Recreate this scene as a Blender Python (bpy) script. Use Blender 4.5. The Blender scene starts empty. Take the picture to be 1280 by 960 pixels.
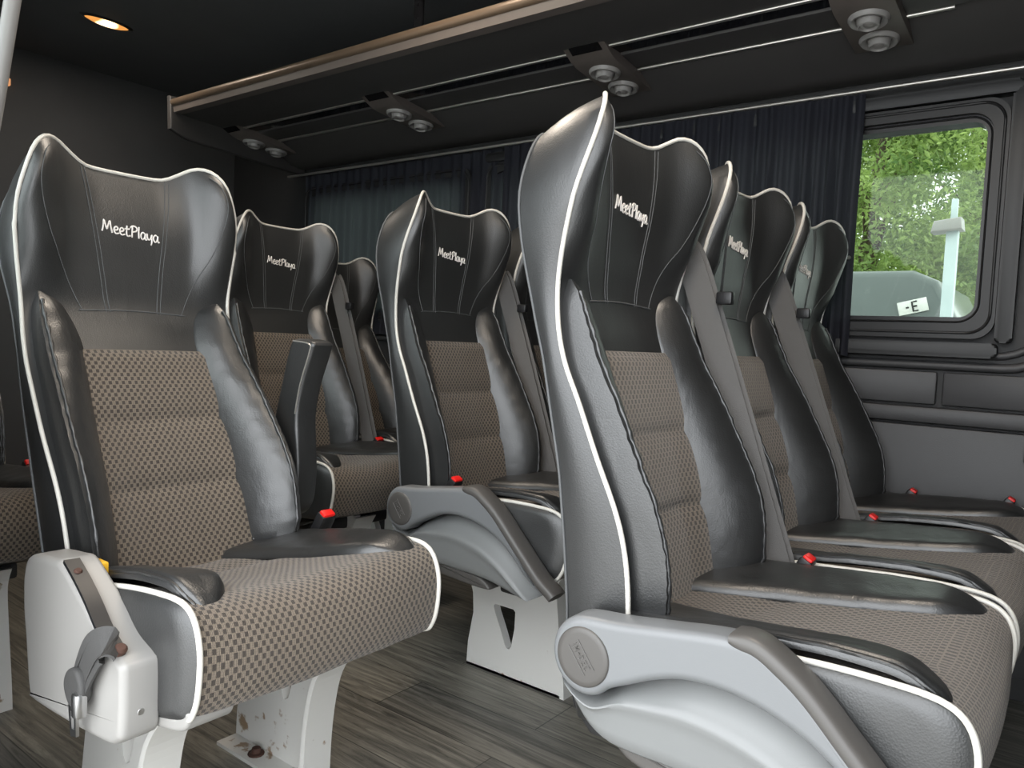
import bpy, bmesh, math, random
from mathutils import Vector, Matrix, noise
random.seed(7)
COL = bpy.context.scene.collection
SC = bpy.context.scene
PI = math.pi

# ------------------------------------------------------------------ materials
def new_mat(name):
    m = bpy.data.materials.new(name); m.use_nodes = True
    nt = m.node_tree; nt.nodes.clear()
    out = nt.nodes.new('ShaderNodeOutputMaterial')
    b = nt.nodes.new('ShaderNodeBsdfPrincipled')
    nt.links.new(b.outputs[0], out.inputs[0])
    return m, nt, b, out

def simple(name, col, rough=.5, metal=0., spec=.5, var=.12, vscale=6., bump=0., bscale=300., coat=0.):
    m, nt, b, out = new_mat(name)
    N, L = nt.nodes, nt.links
    tc = N.new('ShaderNodeTexCoord')
    no = N.new('ShaderNodeTexNoise'); no.inputs['Scale'].default_value = vscale; no.inputs['Detail'].default_value = 4
    L.new(tc.outputs['Object'], no.inputs['Vector'])
    mx = N.new('ShaderNodeMix'); mx.data_type = 'RGBA'
    c = Vector(col)
    mx.inputs['A'].default_value = (*(c * (1 - var)), 1); mx.inputs['B'].default_value = (*(c * (1 + var)), 1)
    L.new(no.outputs['Fac'], mx.inputs['Factor']); L.new(mx.outputs['Result'], b.inputs['Base Color'])
    b.inputs['Roughness'].default_value = rough; b.inputs['Metallic'].default_value = metal
    b.inputs['Specular IOR Level'].default_value = spec
    b.inputs['Coat Weight'].default_value = coat
    if bump > 0:
        n2 = N.new('ShaderNodeTexNoise'); n2.inputs['Scale'].default_value = bscale; n2.inputs['Detail'].default_value = 3
        L.new(tc.outputs['Object'], n2.inputs['Vector'])
        bp = N.new('ShaderNodeBump'); bp.inputs['Strength'].default_value = bump; bp.inputs['Distance'].default_value = .002
        L.new(n2.outputs['Fac'], bp.inputs['Height']); L.new(bp.outputs[0], b.inputs['Normal'])
    return m

def leather(name, col, rough=.36, wrinkle=0.):
    m, nt, b, out = new_mat(name)
    N, L = nt.nodes, nt.links
    tc = N.new('ShaderNodeTexCoord')
    vo = N.new('ShaderNodeTexVoronoi'); vo.inputs['Scale'].default_value = 420
    L.new(tc.outputs['Object'], vo.inputs['Vector'])
    bp = N.new('ShaderNodeBump'); bp.inputs['Strength'].default_value = .18; bp.inputs['Distance'].default_value = .001
    L.new(vo.outputs['Distance'], bp.inputs['Height'])
    no = N.new('ShaderNodeTexNoise'); no.inputs['Scale'].default_value = 9; no.inputs['Detail'].default_value = 5
    L.new(tc.outputs['Object'], no.inputs['Vector'])
    b2 = N.new('ShaderNodeBump'); b2.inputs['Strength'].default_value = .08 + wrinkle; b2.inputs['Distance'].default_value = .006
    mp = N.new('ShaderNodeMapping'); mp.inputs['Scale'].default_value = (1, 1.6, .7)
    n2 = N.new('ShaderNodeTexNoise'); n2.inputs['Scale'].default_value = 22; n2.inputs['Detail'].default_value = 2; n2.inputs['Distortion'].default_value = .6
    L.new(tc.outputs['Object'], mp.inputs[0]); L.new(mp.outputs[0], n2.inputs['Vector'])
    L.new(n2.outputs['Fac'], b2.inputs['Height']); L.new(bp.outputs[0], b2.inputs['Normal'])
    L.new(b2.outputs[0], b.inputs['Normal'])
    mx = N.new('ShaderNodeMix'); mx.data_type = 'RGBA'; c = Vector(col)
    mx.inputs['A'].default_value = (*(c * .85), 1); mx.inputs['B'].default_value = (*(c * 1.2), 1)
    L.new(no.outputs['Fac'], mx.inputs['Factor']); L.new(mx.outputs['Result'], b.inputs['Base Color'])
    mr = N.new('ShaderNodeMapRange'); mr.inputs['To Min'].default_value = rough - .05; mr.inputs['To Max'].default_value = rough + .1
    L.new(no.outputs['Fac'], mr.inputs['Value']); L.new(mr.outputs[0], b.inputs['Roughness'])
    b.inputs['Specular IOR Level'].default_value = .95
    return m

def cloth(name):
    m, nt, b, out = new_mat(name)
    N, L = nt.nodes, nt.links
    uv = N.new('ShaderNodeUVMap'); uv.uv_map = 'UVMap'
    sep = N.new('ShaderNodeSeparateXYZ'); L.new(uv.outputs[0], sep.inputs[0])
    def math_(op, a, bb=None):
        n = N.new('ShaderNodeMath'); n.operation = op
        for i, x in enumerate((a, bb)):
            if x is None: continue
            if isinstance(x, (int, float)): n.inputs[i].default_value = x
            else: L.new(x, n.inputs[i])
        return n.outputs[0]
    U = math_('DIVIDE', sep.outputs['X'], .0056); V = math_('DIVIDE', sep.outputs['Y'], .0074)
    iv = math_('FLOOR', V); odd = math_('MODULO', math_('ABSOLUTE', iv), 2.)
    U2 = math_('ADD', U, math_('MULTIPLY', odd, 1.0))
    fu = math_('MODULO', math_('ADD', U2, 2000.), 2.)
    fv = math_('SUBTRACT', V, iv)
    inu = math_('MULTIPLY', math_('GREATER_THAN', fu, .45), math_('LESS_THAN', fu, 1.38))
    inv = math_('MULTIPLY', math_('GREATER_THAN', fv, .08), math_('LESS_THAN', fv, .92))
    dark = math_('MULTIPLY', inu, inv)
    rib = math_('ABSOLUTE', math_('SINE', math_('MULTIPLY', sep.outputs['X'], PI / .0020)))
    rib2 = math_('ABSOLUTE', math_('SINE', math_('MULTIPLY', sep.outputs['Y'], PI / .0026)))
    mxa = N.new('ShaderNodeMix'); mxa.data_type = 'RGBA'
    mxa.inputs['A'].default_value = (.085, .070, .056, 1); mxa.inputs['B'].default_value = (.225, .184, .142, 1)
    L.new(math_('MULTIPLY', rib, math_('ADD', math_('MULTIPLY', rib2, .35), .65)), mxa.inputs['Factor'])
    mx = N.new('ShaderNodeMix'); mx.data_type = 'RGBA'
    mx.inputs['B'].default_value = (.050, .041, .034, 1)
    L.new(mxa.outputs['Result'], mx.inputs['A']); L.new(dark, mx.inputs['Factor'])
    L.new(mx.outputs['Result'], b.inputs['Base Color'])
    b.inputs['Roughness'].default_value = .85; b.inputs['Specular IOR Level'].default_value = .15
    b.inputs['Sheen Weight'].default_value = .2
    bp = N.new('ShaderNodeBump'); bp.inputs['Strength'].default_value = .5; bp.inputs['Distance'].default_value = .001
    h = math_('SUBTRACT', rib, math_('MULTIPLY', dark, .8)); L.new(h, bp.inputs['Height'])
    L.new(bp.outputs[0], b.inputs['Normal'])
    return m

def floor_mat():
    m, nt, b, out = new_mat('grey_vinyl_planks')
    N, L = nt.nodes, nt.links
    tc = N.new('ShaderNodeTexCoord')
    br = N.new('ShaderNodeTexBrick'); br.offset = .37; br.squash = 1
    br.inputs['Scale'].default_value = 1; br.inputs['Brick Width'].default_value = .92; br.inputs['Row Height'].default_value = .15
    br.inputs['Mortar Size'].default_value = .0014; br.inputs['Mortar Smooth'].default_value = .1
    br.inputs['Color1'].default_value = (.40, .40, .40, 1); br.inputs['Color2'].default_value = (.72, .70, .66, 1); br.inputs['Mortar'].default_value = (.12, .12, .12, 1)
    L.new(tc.outputs['Object'], br.inputs['Vector'])
    mp = N.new('ShaderNodeMapping'); mp.inputs['Scale'].default_value = (2.2, 34, 1)
    L.new(tc.outputs['Object'], mp.inputs[0])
    n1 = N.new('ShaderNodeTexNoise'); n1.inputs['Scale'].default_value = 1.6; n1.inputs['Detail'].default_value = 8; n1.inputs['Roughness'].default_value = .7; n1.inputs['Distortion'].default_value = 1.2
    L.new(mp.outputs[0], n1.inputs['Vector'])
    cr = N.new('ShaderNodeValToRGB')
    e = cr.color_ramp.elements
    e[0].position = .36; e[0].color = (.12, .115, .104, 1); e[1].position = .66; e[1].color = (.45, .43, .375, 1)
    L.new(n1.outputs['Fac'], cr.inputs[0])
    mx = N.new('ShaderNodeMix'); mx.data_type = 'RGBA'; mx.blend_type = 'MULTIPLY'; mx.inputs['Factor'].default_value = .9
    L.new(cr.outputs[0], mx.inputs['A']); L.new(br.outputs['Color'], mx.inputs['B'])
    L.new(mx.outputs['Result'], b.inputs['Base Color'])
    b.inputs['Roughness'].default_value = .42
    bp = N.new('ShaderNodeBump'); bp.inputs['Strength'].default_value = .25; bp.inputs['Distance'].default_value = .002
    L.new(n1.outputs['Fac'], bp.inputs['Height']); L.new(bp.outputs[0], b.inputs['Normal'])
    return m

def curtain_mat(name, tr_col):
    m, nt, b, out = new_mat(name)
    N, L = nt.nodes, nt.links
    b.inputs['Base Color'].default_value = (.019, .020, .027, 1); b.inputs['Roughness'].default_value = .8
    b.inputs['Specular IOR Level'].default_value = .2
    tc = N.new('ShaderNodeTexCoord'); n = N.new('ShaderNodeTexNoise'); n.inputs['Scale'].default_value = 400
    L.new(tc.outputs['Object'], n.inputs['Vector'])
    bp = N.new('ShaderNodeBump'); bp.inputs['Strength'].default_value = .15; bp.inputs['Distance'].default_value = .001
    L.new(n.outputs['Fac'], bp.inputs['Height']); L.new(bp.outputs[0], b.inputs['Normal'])
    tr = N.new('ShaderNodeBsdfTranslucent'); tr.inputs[0].default_value = (*tr_col, 1)
    ad = N.new('ShaderNodeAddShader'); L.new(b.outputs[0], ad.inputs[0]); L.new(tr.outputs[0], ad.inputs[1])
    L.new(ad.outputs[0], out.inputs[0])
    return m

def glass_mat(name, tint):
    m, nt, b, out = new_mat(name)
    N, L = nt.nodes, nt.links
    nt.nodes.remove(b)
    t = N.new('ShaderNodeBsdfTransparent'); t.inputs[0].default_value = (*tint, 1)
    g = N.new('ShaderNodeBsdfGlossy'); g.inputs['Roughness'].default_value = .02
    fr = N.new('ShaderNodeFresnel'); fr.inputs['IOR'].default_value = 1.28
    tc = N.new('ShaderNodeTexCoord'); no = N.new('ShaderNodeTexNoise'); no.inputs['Scale'].default_value = 5
    L.new(tc.outputs['Object'], no.inputs['Vector'])
    mr = N.new('ShaderNodeMapRange'); mr.inputs['To Min'].default_value = .01; mr.inputs['To Max'].default_value = .05
    L.new(no.outputs['Fac'], mr.inputs['Value']); L.new(mr.outputs[0], g.inputs['Roughness'])
    mx = N.new('ShaderNodeMixShader'); L.new(fr.outputs[0], mx.inputs[0]); L.new(t.outputs[0], mx.inputs[1]); L.new(g.outputs[0], mx.inputs[2])
    L.new(mx.outputs[0], out.inputs[0])
    return m

def emit_mat(name, col, st, hot=None, hotst=0):
    m, nt, b, out = new_mat(name)
    N, L = nt.nodes, nt.links
    nt.nodes.remove(b)
    e = N.new('ShaderNodeEmission')
    if hot is None:
        e.inputs[0].default_value = (*col, 1); e.inputs[1].default_value = st
    else:
        tc = N.new('ShaderNodeTexCoord'); ln = N.new('ShaderNodeVectorMath'); ln.operation = 'LENGTH'
        L.new(tc.outputs['Object'], ln.inputs[0])
        mr = N.new('ShaderNodeMapRange'); mr.inputs['From Min'].default_value = .008; mr.inputs['From Max'].default_value = .042
        L.new(ln.outputs['Value'], mr.inputs['Value'])
        cr = N.new('ShaderNodeMix'); cr.data_type = 'RGBA'
        cr.inputs['A'].default_value = (*(Vector(hot) * hotst), 1); cr.inputs['B'].default_value = (*(Vector(col) * st), 1)
        L.new(mr.outputs[0], cr.inputs['Factor']); L.new(cr.outputs['Result'], e.inputs[0]); e.inputs[1].default_value = 1
    L.new(e.outputs[0], out.inputs[0])
    return m

def white_paint(name, rusty=True):
    m, nt, b, out = new_mat(name)
    N, L = nt.nodes, nt.links
    tc = N.new('ShaderNodeTexCoord'); sp = N.new('ShaderNodeSeparateXYZ'); L.new(tc.outputs['Object'], sp.inputs[0])
    n1 = N.new('ShaderNodeTexNoise'); n1.inputs['Scale'].default_value = 34; n1.inputs['Detail'].default_value = 6
    L.new(tc.outputs['Object'], n1.inputs['Vector'])
    mr = N.new('ShaderNodeMapRange'); mr.inputs['From Min'].default_value = .17; mr.inputs['From Max'].default_value = .0
    mr.inputs['To Min'].default_value = 0; mr.inputs['To Max'].default_value = .13
    L.new(sp.outputs['Z'], mr.inputs['Value'])
    ad = N.new('ShaderNodeMath'); ad.operation = 'ADD'; L.new(n1.outputs['Fac'], ad.inputs[0]); L.new(mr.outputs[0], ad.inputs[1])
    cr = N.new('ShaderNodeValToRGB'); cr.color_ramp.elements[0].position = .70 if rusty else .80; cr.color_ramp.elements[1].position = .76 if rusty else .83
    cr.color_ramp.elements[0].color = (.62, .61, .58, 1); cr.color_ramp.elements[1].color = (.27, .19, .12, 1)
    L.new(ad.outputs[0], cr.inputs[0]); L.new(cr.outputs[0], b.inputs['Base Color'])
    b.inputs['Roughness'].default_value = .38
    return m

M = {}
M['leather'] = leather('black_leather', (.021, .0215, .0215), .40)
M['pad'] = leather('soft_black_leather', (.018, .0185, .0188), .36, .12)
M['cloth'] = cloth('taupe_checked_cloth')
M['piping'] = simple('white_piping', (.62, .60, .55), .45, var=.05)
M['thread'] = simple('grey_thread', (.085, .088, .09), .6)
M['logo'] = simple('white_embroidery', (.80, .76, .72), .6, var=.05)
M['plastic'] = simple('light_grey_plastic', (.165, .171, .176), .36, var=.04, bump=.05, bscale=700)
M['shell'] = simple('pale_grey_plastic', (.195, .20, .199), .38, var=.04, bump=.05, bscale=700)
M['taupe'] = simple('taupe_plastic', (.080, .075, .070), .42, var=.05)
M['taupe2'] = simple('taupe_raised_marks', (.115, .109, .103), .4, var=.05)
M['dark'] = simple('dark_plastic', (.022, .022, .023), .38)
M['black'] = simple('black_plastic', (.011, .011, .012), .4)
M['red'] = simple('red_button', (.75, .015, .012), .4, var=.04)
M['belt'] = simple('grey_webbing', (.10, .096, .093), .75, var=.1, bump=.3, bscale=900)
M['strapgrey'] = simple('dark_grey_webbing', (.042, .041, .040), .65, var=.15, bump=.3, bscale=900)
M['steel'] = simple('steel', (.5, .5, .5), .3, metal=1., var=.06)
M['chrome'] = simple('brushed_chrome_strip', (.62, .60, .56), .35, metal=.85, var=.05)
M['white'] = white_paint('white_painted_steel', False); M['whiterust'] = white_paint('rust_flecked_white_steel')
M['bracket'] = simple('warm_grey_plastic', (.27, .262, .25), .4, var=.04)
M['rust'] = simple('rusted_bolt', (.06, .026, .017), .8, var=.3, vscale=60)
M['yellow'] = simple('yellow_plastic', (.75, .42, .03), .45)
M['floor'] = floor_mat()
M['headliner'] = simple('charcoal_headliner', (.075, .076, .080), .8, bump=.1, bscale=500)
M['wall'] = simple('charcoal_wall_trim', (.023, .023, .0235), .6, bump=.1, bscale=500)
M['panel'] = simple('grey_leatherette_panel', (.052, .052, .054), .48, bump=.15, bscale=500)
M['gasket'] = simple('window_surround', (.014, .014, .0145), .48)
M['rackbody'] = simple('rack_charcoal', (.055, .052, .051), .5)
M['lip'] = simple('bronze_rack_lip', (.16, .115, .08), .36, metal=.3, var=.06)
M['pod'] = simple('brown_grey_pod', (.115, .098, .088), .5)
M['ring'] = simple('grey_vent_plastic', (.30, .29, .28), .4)
M['gloss'] = simple('black_gloss', (.008, .008, .009), .08, var=.02)
M['curtain'] = curtain_mat('navy_curtain_fabric', (.012, .0135, .0145)); M['thincurtain'] = curtain_mat('thin_grey_curtain_fabric', (.034, .039, .040))
M['glass'] = glass_mat('tinted_glass', (.60, .64, .60))
M['clear'] = glass_mat('windscreen_glass', (.85, .88, .87))
M['lamp'] = emit_mat('amber_lamp', (1., .42, .10), .16, (1., .72, .38), 1.6)
M['lamp2'] = emit_mat('small_amber_lamp', (1., .45, .2), .12)
M['concrete'] = simple('pale_concrete', (.50, .49, .47), .9, vscale=1.2)
M['bark'] = simple('bark', (.10, .075, .05), .9, var=.3, vscale=14)
M['carpaint'] = simple('slate_car_paint', (.085, .105, .105), .3, coat=.5)
M['carglass'] = simple('dark_car_glass', (.02, .025, .027), .1)
M['tyre'] = simple('tyre_rubber', (.02, .02, .02), .8)
M['plate'] = simple('white_number_plate', (.75, .75, .73), .4, var=.03)
M['post'] = simple('pale_blue_post', (.50, .60, .62), .45)
M['render'] = simple('pale_render', (.42, .40, .39), .85, vscale=.8)

def leaf_mat():
    m, nt, b, out = new_mat('leaf_green')
    N, L = nt.nodes, nt.links
    oi = N.new('ShaderNodeTexCoord'); no = N.new('ShaderNodeTexNoise'); no.inputs['Scale'].default_value = 2.2; no.inputs['Detail'].default_value = 6
    L.new(oi.outputs['Object'], no.inputs['Vector'])
    cr = N.new('ShaderNodeValToRGB'); e = cr.color_ramp.elements
    e[0].position = .32; e[0].color = (.08, .16, .035, 1); e[1].position = .68; e[1].color = (.42, .54, .17, 1)
    L.new(no.outputs['Fac'], cr.inputs[0]); L.new(cr.outputs[0], b.inputs['Base Color'])
    b.inputs['Roughness'].default_value = .5
    tr = N.new('ShaderNodeBsdfTranslucent'); L.new(cr.outputs[0], tr.inputs[0])
    mx = N.new('ShaderNodeMixShader'); mx.inputs[0].default_value = .4
    L.new(b.outputs[0], mx.inputs[1]); L.new(tr.outputs[0], mx.inputs[2]); L.new(mx.outputs[0], out.inputs[0])
    return m
M['leaf'] = leaf_mat()

# ------------------------------------------------------------------ helpers
def interp(x, pts):
    if x <= pts[0][0]: return pts[0][1]
    for (a, b), (c, d) in zip(pts, pts[1:]):
        if x <= c: return b + (d - b) * (x - a) / (c - a)
    return pts[-1][1]

def spline(x, pts):
    """Catmull-Rom through (x, y) points, x increasing."""
    if x <= pts[0][0]: return pts[0][1]
    if x >= pts[-1][0]: return pts[-1][1]
    for i in range(len(pts) - 1):
        if x <= pts[i + 1][0]:
            x0, y0 = pts[i]; x1, y1 = pts[i + 1]; h = x1 - x0
            m0 = (y1 - pts[i - 1][1]) / (x1 - pts[i - 1][0]) if i > 0 else (y1 - y0) / h
            m1 = (pts[i + 2][1] - y0) / (pts[i + 2][0] - x0) if i + 2 < len(pts) else (y1 - y0) / h
            t = (x - x0) / h
            return (2*t**3 - 3*t**2 + 1)*y0 + (t**3 - 2*t**2 + t)*h*m0 + (-2*t**3 + 3*t**2)*y1 + (t**3 - t**2)*h*m1

def crom(P, n=6, closed=False):
    P = [Vector(p) for p in P]; out = []; N = len(P)
    rng = N if closed else N - 1
    for i in range(rng):
        if closed: p0, p1, p2, p3 = P[i - 1], P[i], P[(i + 1) % N], P[(i + 2) % N]
        else: p0, p1, p2, p3 = P[max(i - 1, 0)], P[i], P[i + 1], P[min(i + 2, N - 1)]
        for k in range(n):
            t = k / n
            out.append(.5 * ((2*p1) + (p2 - p0)*t + (2*p0 - 5*p1 + 4*p2 - p3)*t*t + (3*p1 - p0 - 3*p2 + p3)*t**3))
    if not closed: out.append(P[-1].copy())
    return out

def finish(bm, name, mat, sharp=40):
    bmesh.ops.recalc_face_normals(bm, faces=bm.faces)
    me = bpy.data.meshes.new(name); bm.to_mesh(me); bm.free()
    for p in me.polygons: p.use_smooth = True
    me.set_sharp_from_angle(angle=math.radians(sharp))
    me.materials.append(mat)
    return me

def link(name, me, parent=None):
    o = bpy.data.objects.new(name, me); COL.objects.link(o)
    if parent: o.parent = parent
    return o

def tag(o, label=None, cat=None, group=None, kind=None):
    if label: o['label'] = label
    if cat: o['category'] = cat
    if group: o['group'] = group
    if kind: o['kind'] = kind
    return o

def empty(name, loc=(0, 0, 0)):
    o = bpy.data.objects.new(name, None); COL.objects.link(o); o.location = loc; o.empty_display_size = .1
    return o

def tube(bm, path, r, n=8, closed=False, flat=1., cap=True):
    path = [Vector(p) for p in path]
    N = len(path); rings = []
    up = None
    for i, p in enumerate(path):
        if closed: t = path[(i + 1) % N] - path[i - 1]
        else: t = path[min(i + 1, N - 1)] - path[max(i - 1, 0)]
        t.normalize()
        if up is None:
            a = Vector((0, 0, 1)) if abs(t.z) < .9 else Vector((0, 1, 0))
            up = (a - t * a.dot(t)).normalized()
        else:
            up = (up - t * up.dot(t)).normalized()
        s = t.cross(up)
        rr = r(i / (N - 1)) if callable(r) else r
        rings.append([bm.verts.new(p + (up * math.cos(2*PI*k/n) * flat + s * math.sin(2*PI*k/n)) * rr) for k in range(n)])
    for i in range(N if closed else N - 1):
        A, B = rings[i], rings[(i + 1) % N]
        for k in range(n):
            bm.faces.new((A[k], A[(k + 1) % n], B[(k + 1) % n], B[k]))
    if cap and not closed:
        bm.faces.new(rings[0][::-1]); bm.faces.new(rings[-1])

def ribbon(bm, path, side, w, th):
    """flat strap along path, width along 'side'."""
    rings = []
    N = len(path)
    for i, p in enumerate(path):
        p = Vector(p); t = (Vector(path[min(i+1, N-1)]) - Vector(path[max(i-1, 0)])).normalized()
        s = Vector(side(i/(N-1)) if callable(side) else side); s = (s - t*s.dot(t)).normalized(); n = t.cross(s)
        rings.append([bm.verts.new(p + s*a*w/2 + n*b*th/2) for a, b in ((-1, -1), (1, -1), (1, 1), (-1, 1))])
    for A, B in zip(rings, rings[1:]):
        for k in range(4): bm.faces.new((A[k], A[(k+1) % 4], B[(k+1) % 4], B[k]))
    bm.faces.new(rings[0][::-1]); bm.faces.new(rings[-1])

def box(bm, lo, hi, bev=0., seg=2):
    r = bmesh.ops.create_cube(bm, size=1)
    vs = r['verts']
    for v in vs:
        v.co = Vector([(lo[i] + hi[i])/2 + v.co[i]*(hi[i] - lo[i]) for i in range(3)])
    if bev > 0:
        es = list({e for v in vs for e in v.link_edges})
        bmesh.ops.bevel(bm, geom=es, offset=bev, segments=seg, profile=.5, affect='EDGES')

def prism(bm, poly, d0, d1, axis='y', bev=0., seg=3, hole=None):
    """extrude a 2-D outline: axis y -> poly is (x, z), axis x -> poly is (y, z), axis z -> (x, y)"""
    def P(a, b, d):
        return (a, d, b) if axis == 'y' else ((d, a, b) if axis == 'x' else (a, b, d))
    before = set(bm.edges)
    if hole is None:
        v0 = [bm.verts.new(P(a, b, d0)) for a, b in poly]; v1 = [bm.verts.new(P(a, b, d1)) for a, b in poly]
        n = len(poly)
        f0 = bm.faces.new(v0); f1 = bm.faces.new(v1[::-1])
        rim = list(f0.edges) + list(f1.edges)
        for i in range(n): bm.faces.new((v0[i], v1[i], v1[(i+1) % n], v0[(i+1) % n]))
        if bev > 0:
            bmesh.ops.bevel(bm, geom=rim, offset=bev, segments=seg, profile=.5, affect='EDGES', clamp_overlap=True)
    else:
        loops = [poly, hole]; sides = []
        for d in (d0, d1):
            allv = []; es = []
            for lp in loops:
                vs = [bm.verts.new(P(a, b, d)) for a, b in lp]; allv.append(vs)
                for i in range(len(vs)): es.append(bm.edges.new((vs[i], vs[(i+1) % len(vs)])))
            bmesh.ops.triangle_fill(bm, use_beauty=True, use_dissolve=False, edges=es)
            sides.append(allv)
        for k in range(2):
            a, b = sides[0][k], sides[1][k]; n = len(a)
            for i in range(n): bm.faces.new((a[i], b[i], b[(i+1) % n], a[(i+1) % n]))

def pillow(bm, poly, y0, y1, r, seg=4):
    """solid between planes y0 (outer, rounded) and y1 for a dense smooth (x, z) outline"""
    n = len(poly); area = sum(poly[i][0]*poly[(i+1) % n][1] - poly[(i+1) % n][0]*poly[i][1] for i in range(n))
    sg = 1 if area > 0 else -1; nr = []
    for i in range(n):
        a, b = Vector(poly[i-1]), Vector(poly[(i+1) % n]); t = (b - a).normalized(); nr.append(Vector((-t.y, t.x))*sg)
    for _ in range(3): nr = [((nr[i-1] + nr[i]*2 + nr[(i+1) % n])).normalized() for i in range(n)]
    d = 1 if y1 > y0 else -1
    spec = [(r + .002, y0)]
    for k in range(seg + 1):
        a = PI/2*k/seg; spec.append((r*(1 - math.sin(a)), y0 + d*r*(1 - math.cos(a))))
    r2 = r*.6
    for k in range(seg, -1, -1):
        a = PI/2*k/seg; spec.append((r2*(1 - math.sin(a)), y1 - d*r2*(1 - math.cos(a))))
    spec.append((r2 + .002, y1))
    rings = [[bm.verts.new((p[0] + m.x*o, y, p[1] + m.y*o)) for p, m in zip(poly, nr)] for o, y in spec]
    for A, B in zip(rings, rings[1:]):
        for i in range(n): bm.faces.new((A[i], A[(i+1) % n], B[(i+1) % n], B[i]))
    bm.faces.new(rings[0]); bm.faces.new(rings[-1][::-1])

def dense(poly, n=4, step=.005):
    P = crom([(a, b, 0) for a, b in poly], 10, True); P.append(P[0].copy())
    acc = [0]
    for a, b in zip(P, P[1:]): acc.append(acc[-1] + (b - a).length)
    k = max(12, int(acc[-1]/step)); out = []; j = 0
    for i in range(k):
        d = acc[-1]*i/k
        while acc[j+1] < d: j += 1
        p = P[j].lerp(P[j+1], (d - acc[j])/max(1e-9, acc[j+1] - acc[j])); out.append((p.x, p.y))
    return out

def grid(bm, V, uv=None):
    """faces over a 2-D list of verts"""
    fs = []
    for i in range(len(V) - 1):
        for j in range(len(V[0]) - 1):
            try: fs.append(bm.faces.new((V[i][j], V[i+1][j], V[i+1][j+1], V[i][j+1])))
            except ValueError: pass
    return fs

def lathe(bm, prof, M4, n=32):
    """prof: (r, h) list, axis local z"""
    rings = []
    for r, h in prof:
        if r < 1e-6: rings.append([bm.verts.new(M4 @ Vector((0, 0, h)))])
        else: rings.append([bm.verts.new(M4 @ Vector((r*math.cos(2*PI*k/n), r*math.sin(2*PI*k/n), h))) for k in range(n)])
    for A, B in zip(rings, rings[1:]):
        for k in range(n):
            k2 = (k+1) % n
            if len(A) == 1 and len(B) == 1: continue
            if len(A) == 1: bm.faces.new((A[0], B[k], B[k2]))
            elif len(B) == 1: bm.faces.new((A[k], B[0], A[k2]))
            else: bm.faces.new((A[k], B[k], B[k2], A[k2]))

def rrect(x0, x1, z0, z1, r, n=8):
    out = []
    for cx, cz, a0 in ((x1-r, z1-r, 0), (x0+r, z1-r, 90), (x0+r, z0+r, 180), (x1-r, z0+r, 270)):
        for k in range(n+1):
            a = math.radians(a0 + 90*k/n); out.append((cx + r*math.cos(a), cz + r*math.sin(a)))
    return out

# ------------------------------------------------------------------ seat geometry (local: x forward, y to the van's left, z up)
WID = [(.43, .197), (.55, .201), (.65, .203), (.75, .200), (.84, .193), (.92, .189), (1.0, .196), (1.07, .203), (1.13, .203), (1.2, .203)]
XC = [(.40, -.085), (.454, -.098), (.60, -.130), (.72, -.158), (.831, -.186), (.907, -.214), (.98, -.212), (1.057, -.205), (1.12, -.206), (1.174, -.214), (1.2, -.22)]
XE = [(.40, -.062), (.513, -.066), (.57, -.074), (.621, -.090), (.69, -.124), (.76, -.158), (.82, -.19), (.88, -.207), (.94, -.209), (1.03, -.189), (1.107, -.162), (1.174, -.140), (1.2, -.135)]
XR = [(.40, -.160), (.49, -.164), (.651, -.183), (.73, -.202), (.817, -.227), (.885, -.251), (.954, -.270), (1.047, -.284), (1.115, -.280), (1.2, -.268)]
ZT = [(0, 1.170), (.25, 1.171), (.38, 1.174), (.50, 1.186), (.60, 1.197), (.69, 1.199), (.78, 1.190), (.87, 1.165), (.94, 1.124), (.98, 1.085), (1.0, 1.04)]
ZB = .43
def wid(z): return spline(z, WID)
def ztop(s): return spline(abs(s), ZT)
def gblend(s):
    s = abs(s)
    return 0 if s < .30 else ((s - .30)/.70)**1.25
def front_x(y, z):
    s = max(-1., min(1., y/wid(z)))
    x = spline(z, XC) + (spline(z, XE) - spline(z, XC))*gblend(s)
    a = abs(s)
    if a > .45 and z > .93:          # padded wings roll over towards their edge
        t = (ztop(s) - z)/.05
        x += .023*min(1, (z - .93)/.08)*math.sin(PI*min(1, (1 - a)/.42*1.0)**.75)*math.sin(PI/2*max(0, min(1, t)))
    return x

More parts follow.
